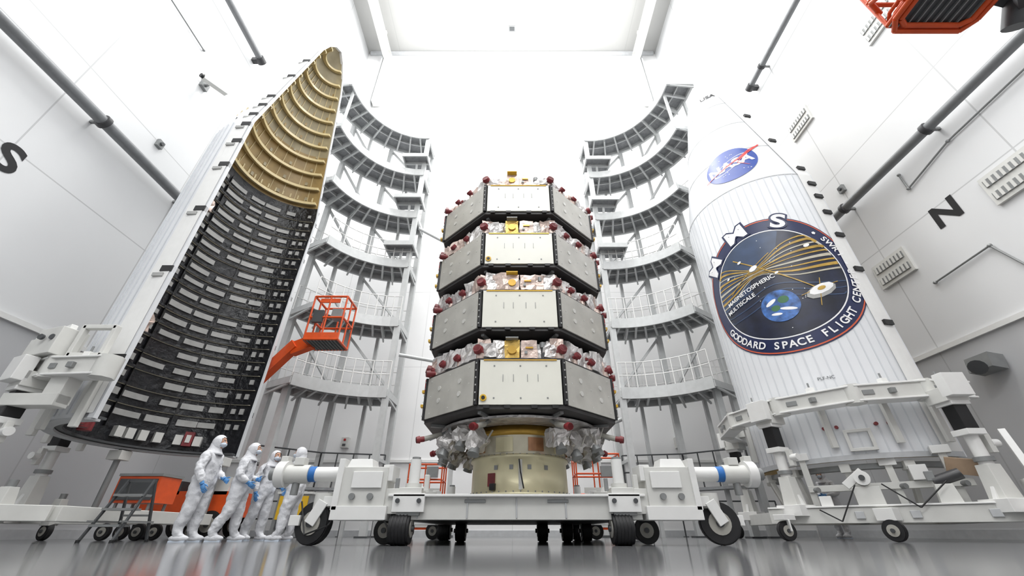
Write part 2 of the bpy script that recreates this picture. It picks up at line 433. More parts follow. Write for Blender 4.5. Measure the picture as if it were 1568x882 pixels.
# ---------------------------------------------------------------- dolly
def wheel(b,c,r,w,axis,tread=False):
    c=Vector(c);a=Vector(axis).normalized()
    b.cyl(c-a*w/2,c+a*w/2,r*.94,RUB,n=28);b.cyl(c-a*w*.38,c+a*w*.38,r,RUB,n=28)
    b.cyl(c-a*(w/2+.012),c+a*(w/2+.012),r*.55,HUB,n=20);b.cyl(c-a*(w/2+.04),c+a*(w/2+.04),r*.2,DGREY,n=12)
    if tread:
        for k in range(5):
            o=a*((k-2)*w*.17);b.cyl(c+o-a*.008,c+o+a*.008,r*1.03,BLACK,n=28)
b=MB();C0=CX;CX=.06
b.box((CX,6.15,.42),(3.3,.3,.27),WHITE2)
b.box((CX,6.12,.565),(3.4,.4,.03),WHITE)
b.box((CX,10.15,.42),(3.3,.3,.27),WHITE2)
for sx in (-1,1):
    b.box((CX+sx*1.5,8.15,.42),(.3,3.8,.27),WHITE2)
    b.box((CX+sx*.8,8.15,.44),(.22,3.8,.22),WHITE2)
b.box((CX,8.15,.3),(2.9,3.7,.04),DARK)
b.arcbox((C0,CY),.75,1.12,.55,.66,0,360,48,WHITE2)
for k in range(5):
    b.box((CX-1.3+k*.65,5.995,.42),(.02,.02,.24),SEAMG)
for t in (-.55,.55): b.box((CX+t,5.99,.5),(.28,.02,.04),GREY)
for sx in (-1,1):
  for Y in (6.12,10.1):
    X=CX+sx*1.42
    b.box((X,Y,.48),(.42,.4,.22),WHITE);b.box((X,Y-.02,.62),(.3,.3,.08),WHITE2)
    b.cyl((X,Y,.64),(X,Y,1.03),.075,WHITE,n=16);b.cyl((X,Y,1.03),(X,Y,1.06),.06,GREY,n=16);b.cyl((X,Y,.64),(X,Y,.72),.11,WHITE2,n=16)
    b.box((X+.2,Y-.1,.72),(.06,.08,.2),WHITE2);b.box((X-.2,Y-.1,.7),(.05,.05,.16),GREY)
    for q in (-.14,.14): b.cyl((X+q,Y-.21,.5),(X+q,Y-.23,.5),.03,DGREY,n=10)
    b.box((X,Y,.36),(.3,.34,.06),GREY)
    wheel(b,(X-.07+sx*.02,Y-.05,.19),.19,.26,(1,0,0),True)
    X2=CX+sx*2.05
    b.box((X2,Y,.66),(.62,.4,.5),WHITE2);b.box((X2,Y,.36),(.72,.46,.16),WHITE);b.box((X2-sx*.38,Y,.5),(.3,.32,.3),WHITE2)
    b.box((X2+sx*.1,Y,.96),(.36,.34,.12),WHITE,taper=.8);b.box((X2-sx*.05,Y-.22,.75),(.4,.03,.2),WHITE);b.box((X2+sx*.33,Y,.7),(.08,.46,.62),WHITE)
    b.box((X2-sx*.3,Y,.84),(.14,.36,.2),WHITE)
    for q in (-.12,.12): b.cyl((X2+q,Y-.2,.55),(X2+q,Y-.24,.55),.04,GREY,n=10)
    zA=.84
    b.cyl((X2+sx*.3,Y,zA),(X2+sx*.74,Y,zA),.095,WHITE,n=20);b.cyl((X2+sx*.74,Y,zA),(X2+sx*.83,Y,zA),.1,BLUE,n=20)
    b.cyl((X2+sx*.83,Y,zA),(X2+sx*1.15,Y,zA),.12,WHITE2,n=20);b.cyl((X2+sx*1.15,Y,zA),(X2+sx*1.27,Y,zA),.17,WHITE,n=20);b.cyl((X2+sx*1.27,Y,zA),(X2+sx*1.38,Y,zA),.08,GREY,n=20)
    b.cyl((X2+sx*1.0,Y,zA-.05),(X2+sx*1.0,Y,zA-.26),.05,GREY);b.box((X2+sx*1.0,Y,zA+.16),(.14,.14,.1),WHITE2);b.box((X2+sx*1.22,Y,zA+.16),(.1,.12,.14),WHITE2)
    Xw=CX+sx*2.62
    b.box((Xw-sx*.2,Y,.5),(.5,.22,.12),WHITE);b.cyl((Xw,Y,.42),(Xw,Y,.6),.12,WHITE2)
    b.beam((Xw-sx*.05,Y-.11,.5),(Xw+sx*.08,Y-.11,.24),.03,.14,WHITE);b.beam((Xw-sx*.05,Y+.11,.5),(Xw+sx*.08,Y+.11,.24),.03,.14,WHITE)
    wheel(b,(Xw+sx*.06,Y,.25),.25,.13,(.25,1,0))
    b.box((Xw+sx*.3,Y-.02,.28),(.14,.1,.12),WHITE)
    wheel(b,(CX+sx*1.85,Y+.5,.17),.17,.1,(.2,1,0));b.box((CX+sx*1.85,Y+.5,.34),(.2,.2,.1),WHITE2)
for x in (-1.0,.5,.95,1.3):
    wheel(b,(CX+x,8.6,.17),.17,.18,(1,0,0));b.box((CX+x,8.6,.33),(.16,.16,.1),WHITE2)
b.tube([(CX-1.7,6.0,.55),(CX-1.72,5.93,.3),(CX-1.6,5.95,.12)],.012,BLACK,6)
b.tube([(CX-2.3,6.0,.5),(CX-2.4,5.9,.22),(CX-2.7,5.95,.12),(CX-2.9,6.1,.5)],.012,BLACK,6)
b.obj('payload_transport_dolly',bevel=.012)
CX=C0

# ---------------------------------------------------------------- fairings
def prof_r(prof,z):
    for (r0,z0),(r1,z1) in zip(prof[:-1],prof[1:]):
        if z0<=z<=z1: return r0+(r1-r0)*(z-z0)/(z1-z0)
    return prof[-1][0]
# LEFT (open to +X)
CL=(-7.2,9.1)
PL=[(2.1,1.82),(2.1,9.9),(.95,15.8),(.72,16.5),(.4,17.1),(.03,17.4)]
b=MB();n=48
b.lathe(PL,CL,90,270,n,FAIR)
PI=[(max(r-.06,.0),z) for r,z in PL]
zb=10.35;zc_=12.6
low=[p for p in PI if p[1]<zb]+[(prof_r(PI,zb),zb)]
up=[(prof_r(PI,zb),zb),(prof_r(PI,zc_),zc_)]
up2=[(prof_r(PI,zc_),zc_)]+[p for p in PI if p[1]>zc_]
b.lathe(low,CL,90,270,n,BLANKET);b.lathe(up,CL,90,270,n,GOLDI);b.lathe(up2,CL,90,270,n,GOLDU)
for a in (90,270):
    t=R(a)
    for (q0,q1),(p0,p1) in zip(zip(PI[:-1],PI[1:]),zip(PL[:-1],PL[1:])):
        f=lambda r,z:(CL[0]+r*math.cos(t),CL[1]+r*math.sin(t),z)
        b.add([f(*q0),f(*p0),f(*p1),f(*q1)],[(0,1,2,3)],SEAMG)
for a in (90,270):
    sg=-1 if a==270 else 1
    for p0,p1 in zip(PL[:-1],PL[1:]):
        b.beam((CL[0]-.02,CL[1]+sg*(p0[0]-.01),p0[1]),(CL[0]-.02,CL[1]+sg*(p1[0]-.01),p1[1]),.09,.10,FAIR,up=(1,0,0))
    for j in range(40):
        z0=1.9+j*.35;z1=z0+.35
        r0=prof_r(PL,z0)+.02;r1=prof_r(PL,z1)+.02
        if z1>15.7: break
        d0=.42/r0;d1=.42/r1
        s_=1 if a==90 else -1
        t0=R(a);vs=[]
        for (r,z,d) in ((r0,z0,d0),(r1,z1,d1)):
            for kk in range(4):
                ang=t0+s_*d*kk/3
                vs.append((CL[0]+(r+.03)*math.cos(ang),CL[1]+(r+.03)*math.sin(ang),z))
        b.add(vs,[(k,k+1,k+5,k+4) for k in range(3)],WHITE)
    for z in (2.9,4.9,6.6,8.1,9.0,9.7,10.2,10.8,11.4,13.0,14.4):
        r=prof_r(PL,z)
        b.box((CL[0]-.09,CL[1]+sg*(r+.01),z),(.24,.10,.14),BLACK)
        b.box((CL[0]-.2,CL[1]+sg*(r+.045),z-.16),(.22,.06,.08),GSTRIP)
for k in range(1,34):
    a=R(90+k*180/34)
    b.beam((CL[0]+2.103*math.cos(a),CL[1]+2.103*math.sin(a),1.9),(CL[0]+2.103*math.cos(a),CL[1]+2.103*math.sin(a),9.9),.03,.02,FRIB,up=(math.cos(a),math.sin(a),0))
z=10.5
while z<16.9:
    r=prof_r(PI,z)
    b.arcbox(CL,r-.13,r-.0,z-.03,z+.03,92,268,40,GOLDR)
    b.arcbox(CL,r-.14,r-.11,z-.08,z+.03,92,268,40,GOLDR)
    z2=z+.62
    r2=prof_r(PI,z2)
    if z<16:
        for k in range(1,14):
            a=R(90+k*180/14)
            b.beam((CL[0]+(r-.01)*math.cos(a),CL[1]+(r-.01)*math.sin(a),z),(CL[0]+(r2-.01)*math.cos(a),CL[1]+(r2-.01)*math.sin(a),z2),.02,.03,GOLDR,up=(math.cos(a),math.sin(a),0))
        for k in range(6):
            a=105+k*27+random.uniform(-4,4);b.arcbox(CL,r-.06,r-.0,z+.15,z+.3,a,a+3,2,GOLDI if z>zc_ else GOLDU)
    if z<11:
        for k in range(0,22):
            a=97+k*7.6; b.arcbox(CL,r-.06,r-.0,z+.12,z+.42,a,a+1.4,2,GOLDR)
    z=z2
rows=19
for i in range(rows):
    z=2.55+i*(10.0-2.55)/(rows-1)
    b.arcbox(CL,2.005,2.04,z+.175,z+.19,92,268,40,SLINE)
    for (a0,a1) in ((95,98),(101,104),(110,121),(123,137),(139,153),(156,174),(178,192),(196,210)):
        if random.random()<.07: continue
        sh_=random.uniform(-1.2,1.2) if a0>105 else 0
        cut=random.choice([0,0,1.5,3]) if a0>105 else 0
        w_=random.uniform(.06,.08)
        b.arcbox(CL,2.0,2.04,z-w_,z+w_,a0+sh_,a1+sh_-cut,5,GSTRIP)
    b.arcbox(CL,1.985,2.04,z+.19,z+.25,93,212,30,BLANKET)
for a in (106,138,175,213,250):
    b.arcbox(CL,1.98,2.04,2.2,10.3,a-.3,a+.3,1,BLACK)
for a in (104,118,130,142,151,159,166):
    b.arcbox(CL,1.9,2.04,2.02,2.25,a-2.5,a+2.5,2,WHITE2)
b.arcbox(CL,1.86,2.04,2.0,2.34,121,127,3,REDC);b.arcbox(CL,1.84,1.86,2.08,2.26,122.5,125.5,3,WHITE2)
b.arcbox(CL,1.95,2.13,1.79,1.83,90,270,48,SEAMG)
b.arcbox(CL,1.85,2.0,1.84,1.88,90,270,48,DGREY)
for z in (3.8,7.0): b.crumple((CL[0]-.35,CL[1]-1.85,z),(.3,.22,.34),FOILP,3,.04)
for k in range(3): b.cyl((CL[0]-1.2-k*.2,CL[1]-1.2+.3*k,1.93),(CL[0]-1.2-k*.2,CL[1]-1.2+.3*k,2.1),.12,REDC)
b.obj('payload_fairing_half')

# RIGHT (convex toward stack)
CRt=(8.3,10.4);AM=195.3
PR=[(2.1,1.4),(2.1,9.2),(.85,15.3),(.66,15.9),(.36,16.3),(.03,16.45)]
b=MB()
b.lathe(PR,CRt,AM-90,AM+90,60,FAIR)
b.lathe([(max(r-.06,0),z) for r,z in PR],CRt,AM-90,AM+90,48,GOLDI)
for a in (AM-90,AM+90):
    t=R(a)
    for p0,p1 in zip(PR[:-1],PR[1:]):
        f=lambda p:(CRt[0]+(p[0]-.02)*math.cos(t),CRt[1]+(p[0]-.02)*math.sin(t),p[1])
        b.beam(f(p0),f(p1),.08,.1,FAIR,up=(math.cos(R(AM)),math.sin(R(AM)),0))
ed=R(AM+90)
for z in (2.6,4.3,5.8,6.9,7.7,8.3,8.8,9.5,11.2,13):
    r=prof_r(PR,z)
    ang=ed-.14/r
    b.box((CRt[0]+(r+.03)*math.cos(ang),CRt[1]+(r+.03)*math.sin(ang),z),(.10,.24,.12),BLACK,(0,0,ang))
for j in range(44):
    z0=1.5+j*.32;z1=z0+.32
    if z1>15.2: break
    vs=[]
    for z in (z0,z1):
        r=prof_r(PR,z)
        for kk in range(4):
            ang=ed-.42/r*kk/3
            vs.append((CRt[0]+(r+.025)*math.cos(ang),CRt[1]+(r+.025)*math.sin(ang),z))
    b.add(vs,[(k,k+1,k+5,k+4) for k in range(3)],WHITE)
for k in range(1,34):
    a=R(AM-90+k*180/34)
    b.beam((CRt[0]+2.1*math.cos(a),CRt[1]+2.1*math.sin(a),1.45),(CRt[0]+2.1*math.cos(a),CRt[1]+2.1*math.sin(a),9.2),.03,.012,FRIB,up=(math.cos(a),math.sin(a),0))
for z in (9.2,10.9,12.6,14.2):
    r=prof_r(PR,z);b.arcbox(CRt,r-.01,r+.008,z-.015,z+.015,AM-89,AM+89,50,SEAMG)
b.arcbox(CRt,2.09,2.13,1.4,1.5,AM-90,AM+90,50,SEAMG)
# decals
A0=math.atan2(-.78,-.624)
def surf(u,v,zc,a0,off):
    z=zc+v;r=prof_r(PR,z)
    ang=a0+u/max(r,.3)
    return (CRt[0]+(r+off)*math.cos(ang),CRt[1]+(r+off)*math.sin(ang),z)
def disc(cu,cv,ru,rv,mt,zc,a0,off,r_in=0,rot=0,n=48,rings=8,t0=0,t1=360):
    vs=[];fs=[]
    nn=n
    for i in range(rings+1):
        k=r_in+(1-r_in)*i/rings
        for j in range(nn+1):
            t=R(t0+(t1-t0)*j/nn)
            x=ru*k*math.cos(t);y=rv*k*math.sin(t)
            xr=x*math.cos(rot)-y*math.sin(rot);yr=x*math.sin(rot)+y*math.cos(rot)
            vs.append(surf(cu+xr,cv+yr,zc,a0,off))
    for i in range(rings):
        for j in range(nn):
            q=(i*(nn+1)+j,i*(nn+1)+j+1,(i+1)*(nn+1)+j+1,(i+1)*(nn+1)+j)
            fs.append(q)
    b.add(vs,fs,mt,True)
def strip(pts,w,mt,zc,a0,off,sub=6):
    P=[]
    for p,q in zip(pts[:-1],pts[1:]):
        for k in range(sub): P.append((p[0]+(q[0]-p[0])*k/sub,p[1]+(q[1]-p[1])*k/sub))
    P.append(pts[-1]);N=len(P);vs=[]
    for i,p in enumerate(P):
        a=P[max(i-1,0)];c=P[min(i+1,N-1)];dx=c[0]-a[0];dy=c[1]-a[1];L=math.hypot(dx,dy) or 1
        ww=w(i/(N-1)) if callable(w) else w
        nx,ny=-dy/L*ww/2,dx/L*ww/2
        vs.append(surf(p[0]+nx,p[1]+ny,zc,a0,off));vs.append(surf(p[0]-nx,p[1]-ny,zc,a0,off))
    b.add(vs,[(2*i,2*i+1,2*i+3,2*i+2) for i in range(N-1)],mt,True)
def dtext(txt,size,cu,cv,mt,zc,a0,off,rot=0,bold=.01,sx=1):
    vs,fs=text_geo(txt,size,bold);out=[]
    for p in vs:
        x=p.x*sx;y=p.y
        out.append(surf(cu+x*math.cos(rot)-y*math.sin(rot),cv+x*math.sin(rot)+y*math.cos(rot),zc,a0,off))
    b.add(out,fs,mt)
ZE=5.78;AE=A0-R(4)
RE=1.98
disc(0,0,RE,RE,NAVY,ZE,AE,.014,rings=16,n=72)
disc(0,0,RE*.985,RE*.985,EORNG,ZE,AE,.018,r_in=.984,rings=1,n=72)
disc(0,0,RE*.80,RE*.80,EWHITE,ZE,AE,.020,r_in=.982,rings=1,n=72)
disc(0,0,RE*.785,RE*.785,SPACE,ZE,AE,.020,rings=14,n=72)
ri=RE*.775
def clipc(x,y):
    d=math.hypot(x,y)
    return (x,y) if d<ri else (x*ri/d,y*ri/d)
disc(0,0,ri,ri,SKYB,ZE,AE,.023,r_in=.35,rings=5,t0=70,t1=190)
for k in range(9):
    pts=[]
    for j in range(21):
        x=-ri+2*ri*j/20
        s_=1-math.exp(-((x+.3)/.6)**2)
        y=.45+(k-4)*(.03+.115*s_)+(.12*x if x>-.3 else -.04)
        pts.append(clipc(x,y))
    strip(pts,(lambda t:.02+.12*abs(t-.4)) if k%2 else (lambda t:.015+.06*abs(t-.4)),EGOLD if k%3 else SLINE,ZE,AE,.028+.0005*k,2)
for k in range(3):
    pts=[clipc(-ri+2*ri*j/14,-.35-.18*k+.25*math.exp(-((-ri+2*ri*j/14)/.6)**2)) for j in range(15)]
    strip(pts,.03,SKYB,ZE,AE,.027,2)
for k in range(26):
    a=random.uniform(0,6.28);rr=random.uniform(.2,1.4);disc(rr*math.cos(a),rr*math.sin(a),.012,.012,EWHITE,ZE,AE,.0335,rings=1,n=6)
disc(-.05,-.72,.43,.43,EARTH,ZE,AE,.034,rings=6)
disc(-.22,-.58,.14,.05,EWHITE,ZE,AE,.038,rings=3,rot=.5);disc(.1,-.85,.18,.04,EWHITE,ZE,AE,.038,rings=3,rot=-.3);disc(.06,-.58,.12,.1,GREEN,ZE,AE,.037,rings=3);disc(-.18,-.92,.12,.035,EWHITE,ZE,AE,.038,rings=3,rot=-.2);disc(-.16,-.76,.1,.08,GREEN,ZE,AE,.037,rings=3)
disc(.88,-.55,.36,.17,GSTRIP,ZE,AE,.034,rings=4,rot=.35,n=10);disc(.9,-.5,.3,.12,EWHITE,ZE,AE,.038,rings=4,rot=.35,n=10);disc(.9,-.49,.1,.05,EGOLD,ZE,AE,.042,rings=2,rot=.35,n=10)
strip([(-.75,1.05),(.86,-.5)],.03,EGOLD,ZE,AE,.036,20)
strip([(-1.1,.1),(.15,.85)],.022,EGOLD,ZE,AE,.036,12)
strip([(.45,-.6),(1.3,-.35)],.018,EGOLD,ZE,AE,.036,8);strip([(.75,-.95),(.95,-.2)],.018,EGOLD,ZE,AE,.036,8)
for (x,y,s_) in ((-.32,.55,.12),(-.6,.9,.06),(1.0,.8,.08),(.15,.2,.05),(-1.05,.6,.05)):
    disc(x,y,s_,s_*.6,EWHITE,ZE,AE,.041,rings=2,rot=.4,n=8)
dtext('MAGNETOSPHERIC',.165,-.62,.0,EWHITE,ZE,AE,.042,rot=.2,bold=.003)
dtext('MULTISCALE',.165,-.95,-.28,EWHITE,ZE,AE,.042,rot=.2,bold=.003)
def ringtext(txt,rad,size,mid,step,mt,top=False,bold=.012):
    n=len(txt)
    for i,ch in enumerate(txt):
        if ch==' ': continue
        if top: th=R(mid)-R(step)*(i-(n-1)/2);rot=th-math.pi/2
        else: th=R(mid)+R(step)*(i-(n-1)/2);rot=th+math.pi/2
        dtext(ch,size,rad*math.cos(th),rad*math.sin(th),mt,ZE,AE,.03,rot,bold)
ringtext('GODDARD SPACE FLIGHT CENTER',RE*.888,.25,-76,5.7,EWHITE,bold=.006)
ringtext('SWRI',RE*.888,.23,24,6.0,EWHITE,top=True,bold=.006)
for th in (6,42):
    t=R(th);disc(RE*.885*math.cos(t),RE*.885*math.sin(t),.05,.05,EWHITE,ZE,AE,.03,rings=1,n=5)
for ch,th in (('M',138),('M',104),('S',70)):
    t=R(th)
    dtext(ch,.62,RE*.93*math.cos(t),RE*.93*math.sin(t),NAVY,ZE,AE,.034,t-math.pi/2,.055,1.3)
    dtext(ch,.60,RE*.93*math.cos(t),RE*.93*math.sin(t),EWHITE,ZE,AE,.04,t-math.pi/2,.018,1.3)
# round agency insignia
ZN=10.35;AN=A0-R(1)
disc(0,0,.78,.78,NASAB,ZN,AN,.014,rings=8)
dtext('NASA',.52,-.02,-.02,EWHITE,ZN,AN,.022,.08,.02,1.0)
disc(0,0,.62,.2,EWHITE,ZN,AN,.018,r_in=.93,rings=1,rot=.5)
strip([(-.85,-.32),(-.3,-.12),(.3,.14),(.62,.42),(.95,.6)],lambda t:.02+.05*(1-abs(2*t-1)),NASAR,ZN,AN,.026,4)
strip([(.95,.6),(.45,.2),(.2,-.05),(.5,-.35)],lambda t:.05*(1-t)+.01,NASAR,ZN,AN,.026,4)
for k in range(14):
    disc(random.uniform(-.55,.55),random.choice([-1,1])*random.uniform(.3,.5),.014,.014,EWHITE,ZN,AN,.02,rings=1,n=6)
dtext('USA',.3,.1,0,LETTER,15.0,A0,.012,0,.01)
dtext('PLF-NC',.1,.1,0,DGREY,3.1,A0,.02,0,0)
b.obj('payload_fairing_half')

# ---------------------------------------------------------------- fairing carts
def cart(C,angs,Rr,zc,legs):
    b=MB()
    for a0,a1 in zip(angs[:-1],angs[1:]):
        p=(C[0]+Rr*math.cos(R(a0)),C[1]+Rr*math.sin(R(a0)),zc);q=(C[0]+Rr*math.cos(R(a1)),C[1]+Rr*math.sin(R(a1)),zc)
        b.beam(p,q,.28,.28,WHITE2)
        b.beam((p[0],p[1],zc+.15),(q[0],q[1],zc+.15),.36,.035,WHITE);b.beam((p[0],p[1],zc-.15),(q[0],q[1],zc-.15),.36,.035,WHITE)
        b.cyl((p[0],p[1],zc-.19),(p[0],p[1],zc+.19),.18,WHITE2,n=8)
        m=Vector(p).lerp(Vector(q),.5);d=Vector((C[0],C[1],zc))-m;d.normalize()
        b.beam(m,m+d*.36,.16,.16,WHITE2);b.box(m-d*.16,(.1,.1,.1),GREY)
        b.box(m+Vector((0,0,.23)),(.12,.12,.12),WHITE);b.cyl(m+Vector((0,0,.26)),m+Vector((0,0,.4)),.018,GREY)
        b.beam(m-d*.15-Vector((d.y,-d.x,0))*.3,m-d*.15-Vector((d.y,-d.x,0))*.5,.02,.1,GREY)
        b.beam(m+d*.36,m+d*.36+Vector((0,0,-.9)),.12,.08,WHITE2)
    for (x,y) in legs:
        dv=Vector((x-C[0],y-C[1],0)).normalized();ang=math.atan2(dv.y,dv.x)
        b.box((x,y,.52),(.5,.5,.2),WHITE,(0,0,ang))
        b.box((x,y,.85),(.3,.3,.6),WHITE2,(0,0,ang),taper=.75)
        b.cyl((x,y,1.1),(x,y,1.75),.1,WHITE,n=18)
        b.cyl((x,y,1.2),(x,y,1.27),.14,GREY,n=18)
        b.box((x,y,1.68),(.32,.32,.1),WHITE,(0,0,ang))
        b.box((x,y,1.95),(.24,.24,.42),BLACK,(0,0,ang))
        b.box((x,y,2.19),(.34,.34,.07),WHITE,(0,0,ang))
        b.box((x-dv.x*.05,y-dv.y*.05,zc-.2),(.42,.42,.26),WHITE2,(0,0,ang));b.box((x+dv.x*.2,y+dv.y*.2,zc-.05),(.2,.42,.42),WHITE,(0,0,ang))
        s1=Vector((-dv.y,dv.x,0))
        c=Vector((x,y,1.5))+s1*.24;b.box(c,(.1,.1,.32),WHITE2,(0,0,ang));b.cyl(c+s1*.02,c+s1*.16,.07,WHITE,n=14)
        for sg in (-1,1):
            b.beam((x+s1.x*sg*.2,y+s1.y*sg*.2,.5),(x,y,1.1),.07,.07,WHITE)
        wheel(b,(x+dv.x*.5,y+dv.y*.5,.17),.17,.11,(dv.x*.4-dv.y,dv.y*.4+dv.x,0));b.box((x+dv.x*.45,y+dv.y*.45,.4),(.34,.22,.1),WHITE,(0,0,ang))
        b.beam((x+dv.x*.5+s1.x*.08,y+dv.y*.5+s1.y*.08,.36),(x+dv.x*.5+s1.x*.08,y+dv.y*.5+s1.y*.08,.16),.03,.12,WHITE)
    return b
angs=[AM-75,AM-45,AM-15,AM+15,AM+45,AM+72,AM+92]
b=cart(CRt,angs,2.62,2.55,[(5.85,9.35),(8.25,7.5),(6.6,12.6)])
pA=Vector((5.85,9.35,.42));pB=Vector((8.25,7.5,.42));dd=(pB-pA).normalized();nn_=Vector((-dd.y,dd.x,0))
if nn_.y<0: nn_=-nn_
ang=math.atan2(dd.y,dd.x)
b.beam(pA-dd*.5,pB+dd*.9,.3,.26,WHITE2);b.beam(pA-dd*.5+Vector((0,0,.15)),pB+dd*.9+Vector((0,0,.15)),.36,.03,WHITE)
b.beam(pA,(6.6,12.6,.42),.26,.24,WHITE2);b.beam(pB,(9.9,10.6,.42),.26,.24,WHITE2);b.beam((6.6,12.6,.42),(9.9,10.6,.42),.26,.24,WHITE2)
b.beam(pA+dd*1.0,pA+dd*1.0+nn_*3.2,.2,.2,WHITE2);b.beam(pA+dd*2.0,pA+dd*2.0+nn_*3.0,.2,.2,WHITE2)
b.beam(pA+dd*.3+nn_*.4+Vector((0,0,.5)),pB-dd*.2+nn_*.4+Vector((0,0,.5)),.12,.12,WHITE2)
for t,hh in ((.35,1.0),(1.75,.8),(2.6,.95)):
    q=pA+dd*t+nn_*.45;b.box((q.x,q.y,.5+hh/2),(.12,.12,hh),WHITE2,(0,0,ang));b.box((q.x,q.y,.55+hh),(.28,.22,.14),WHITE,(0,0,ang));b.cyl((q.x,q.y-.06,.9),(q.x,q.y-.2,.9),.05,GREY,n=10)
b.box(pA+dd*2.75+nn_*.25+Vector((0,0,.75)),(.42,.05,.28),TAN,(.3,.2,ang));b.box(pA+dd*2.15+nn_*.35+Vector((0,0,.7)),(.26,.2,.26),WHITE,(0,0,ang))
b.tube([pA+dd*.4-nn_*.2+Vector((0,0,.1)),pA+dd*.7-nn_*.28+Vector((0,0,-.1)),pA+dd*1.1-nn_*.22+Vector((0,0,.5))],.014,BLACK,6)
c=pA+dd*1.25
b.box(c+Vector((0,0,.3)),(.42,.3,.34),WHITE2,(0,0,ang));b.beam(c+Vector((0,0,.5))-dd*.3,c+Vector((0,0,.75))+dd*.05,.14,.14,WHITE);b.cyl(c+Vector((0,0,.62))-nn_*.2,c+Vector((0,0,.62))+nn_*.12,.13,WHITE,n=16);b.cyl(c+Vector((0,0,.62))-nn_*.24,c+Vector((0,0,.62))-nn_*.2,.05,DGREY,n=12)
c=pA+dd*2.35
b.box(c+Vector((0,0,.3)),(.3,.26,.32),WHITE2,(0,0,ang),taper=.8);b.cyl(c+Vector((0,0,.5))-dd*.1,c+Vector((0,0,.62))+dd*.3,.09,PIPED,n=12);b.box(c+Vector((0,0,.6))-dd*.12,(.12,.14,.16),GREY,(0,0,ang))
c=pA+dd*.55;b.box(c+Vector((0,0,.24)),(.2,.2,.2),WHITE,(0,0,ang))
c=pA+dd*3.5;b.box(c+Vector((0,0,.3)),(.36,.3,.36),WHITE2,(0,0,ang));b.beam(c+Vector((0,0,.4)),c+Vector((0,0,1.3))+nn_*.3,.1,.1,WHITE)
for t in (1.0,1.8,2.8): b.box(pA+dd*t-nn_*.17,(.14,.03,.12),SEAMG,(0,0,ang))
for t in (1.4,3.6):
    c=pA+dd*t-nn_*.25;b.box((c.x,c.y,.42),(.26,.3,.2),WHITE,(0,0,.5));c=c-nn_*.1;wheel(b,(c.x,c.y,.17),.17,.11,(dd.x*.4+nn_.x,dd.y*.4+nn_.y,0))
b.tube([pA+dd*1.5+Vector((0,0,.5))-nn_*.2,pA+dd*1.9+Vector((0,0,.1))-nn_*.25,pA+dd*2.4+Vector((0,0,.5))-nn_*.2],.014,BLACK,6)
for a in (AM-60,AM-30,AM,AM+30,AM+60):
    t=R(a);p=(CRt[0]+1.95*math.cos(t),CRt[1]+1.95*math.sin(t))
    b.box((p[0],p[1],1.27),(.18,.18,.16),WHITE2,(0,0,t));b.beam((p[0],p[1],1.25),(p[0]-.2*math.cos(t),p[1]-.2*math.sin(t),.55),.09,.09,WHITE2)
b.arcbox(CRt,1.75,1.95,1.24,1.34,AM-88,AM+88,24,GREY)
for a in (AM+28,AM+34,AM+52,AM+58):
    t=R(a);z=2.05
    b.cyl((CRt[0]+2.11*math.cos(t),CRt[1]+2.11*math.sin(t),z),(CRt[0]+2.16*math.cos(t),CRt[1]+2.16*math.sin(t),z),.035,REDC)
b.arcbox(CRt,2.14,2.2,1.55,1.61,AM+36,AM+48,4,WHITE2);b.arcbox(CRt,2.14,2.2,1.91,1.97,AM+36,AM+48,4,WHITE2);b.arcbox(CRt,2.14,2.2,1.55,1.97,AM+36,AM+37.5,2,WHITE2);b.arcbox(CRt,2.14,2.2,1.55,1.97,AM+46.5,AM+48,2,WHITE2)
b.obj('fairing_support_cart',bevel=.01)
# left cart
angs=[276,255,235,212,190,165,140]
b=cart(CL,angs,2.6,2.55,[(-8.25,6.65),(-9.9,9.2)])
c=Vector((-7.45,6.55,3.05))
for dz in (-.27,.27): b.box(c+Vector((0,0,dz)),(.6,.1,.08),WHITE2)
for dx in (-.28,.28): b.box(c+Vector((dx,0,0)),(.08,.1,.6),WHITE2)
b.box((-8.1,6.6,3.0),(.6,.4,.5),WHITE2,(0,0,-.3));b.box((-8.5,6.75,2.95),(.4,.3,.35),WHITE2,(0,0,-.3))
for dx in (-.1,.1): b.cyl((-8.1+dx,6.38,3.05),(-8.1+dx,6.34,3.05),.05,DGREY)
b.beam((-8.9,6.9,3.2),(-7.9,6.5,3.3),.1,.1,WHITE)
b.box((-7.6,6.62,2.3),(.3,.25,.7),WHITE2);b.box((-7.9,6.6,2.0),(.9,.25,.2),WHITE2)
b.beam((-8.6,6.4,.4),(-7.25,7.2,.4),.24,.22,WHITE2);b.beam((-7.25,7.2,.4),(-7.3,11.0,.4),.24,.22,WHITE2);b.beam((-8.6,6.4,.4),(-10.1,9.4,.4),.24,.22,WHITE2);b.beam((-10.1,9.4,.4),(-7.3,11.0,.4),.24,.22,WHITE2)
b.beam((-8.4,8.6,.4),(-7.3,9.2,.4),.2,.2,WHITE2)
for x,y in ((-7.8,6.9),(-7.3,10.6),(-9.6,9.6)):
    wheel(b,(x,y,.16),.16,.1,(.3,1,0));b.box((x,y,.3),(.2,.2,.08),WHITE2)
    b.box((x,y,.6),(.22,.22,.3),WHITE2,taper=.7);b.cyl((x,y,.6),(x,y,.85),.06,GREY)
for x,y in ((-9.1,9.9),(-7.35,10.9)):
    b.cyl((x,y,.4),(x,y,1.78),.06,GREY);b.box((x,y,1.66),(.3,.3,.2),WHITE2)
b.obj('fairing_support_cart',bevel=.01)

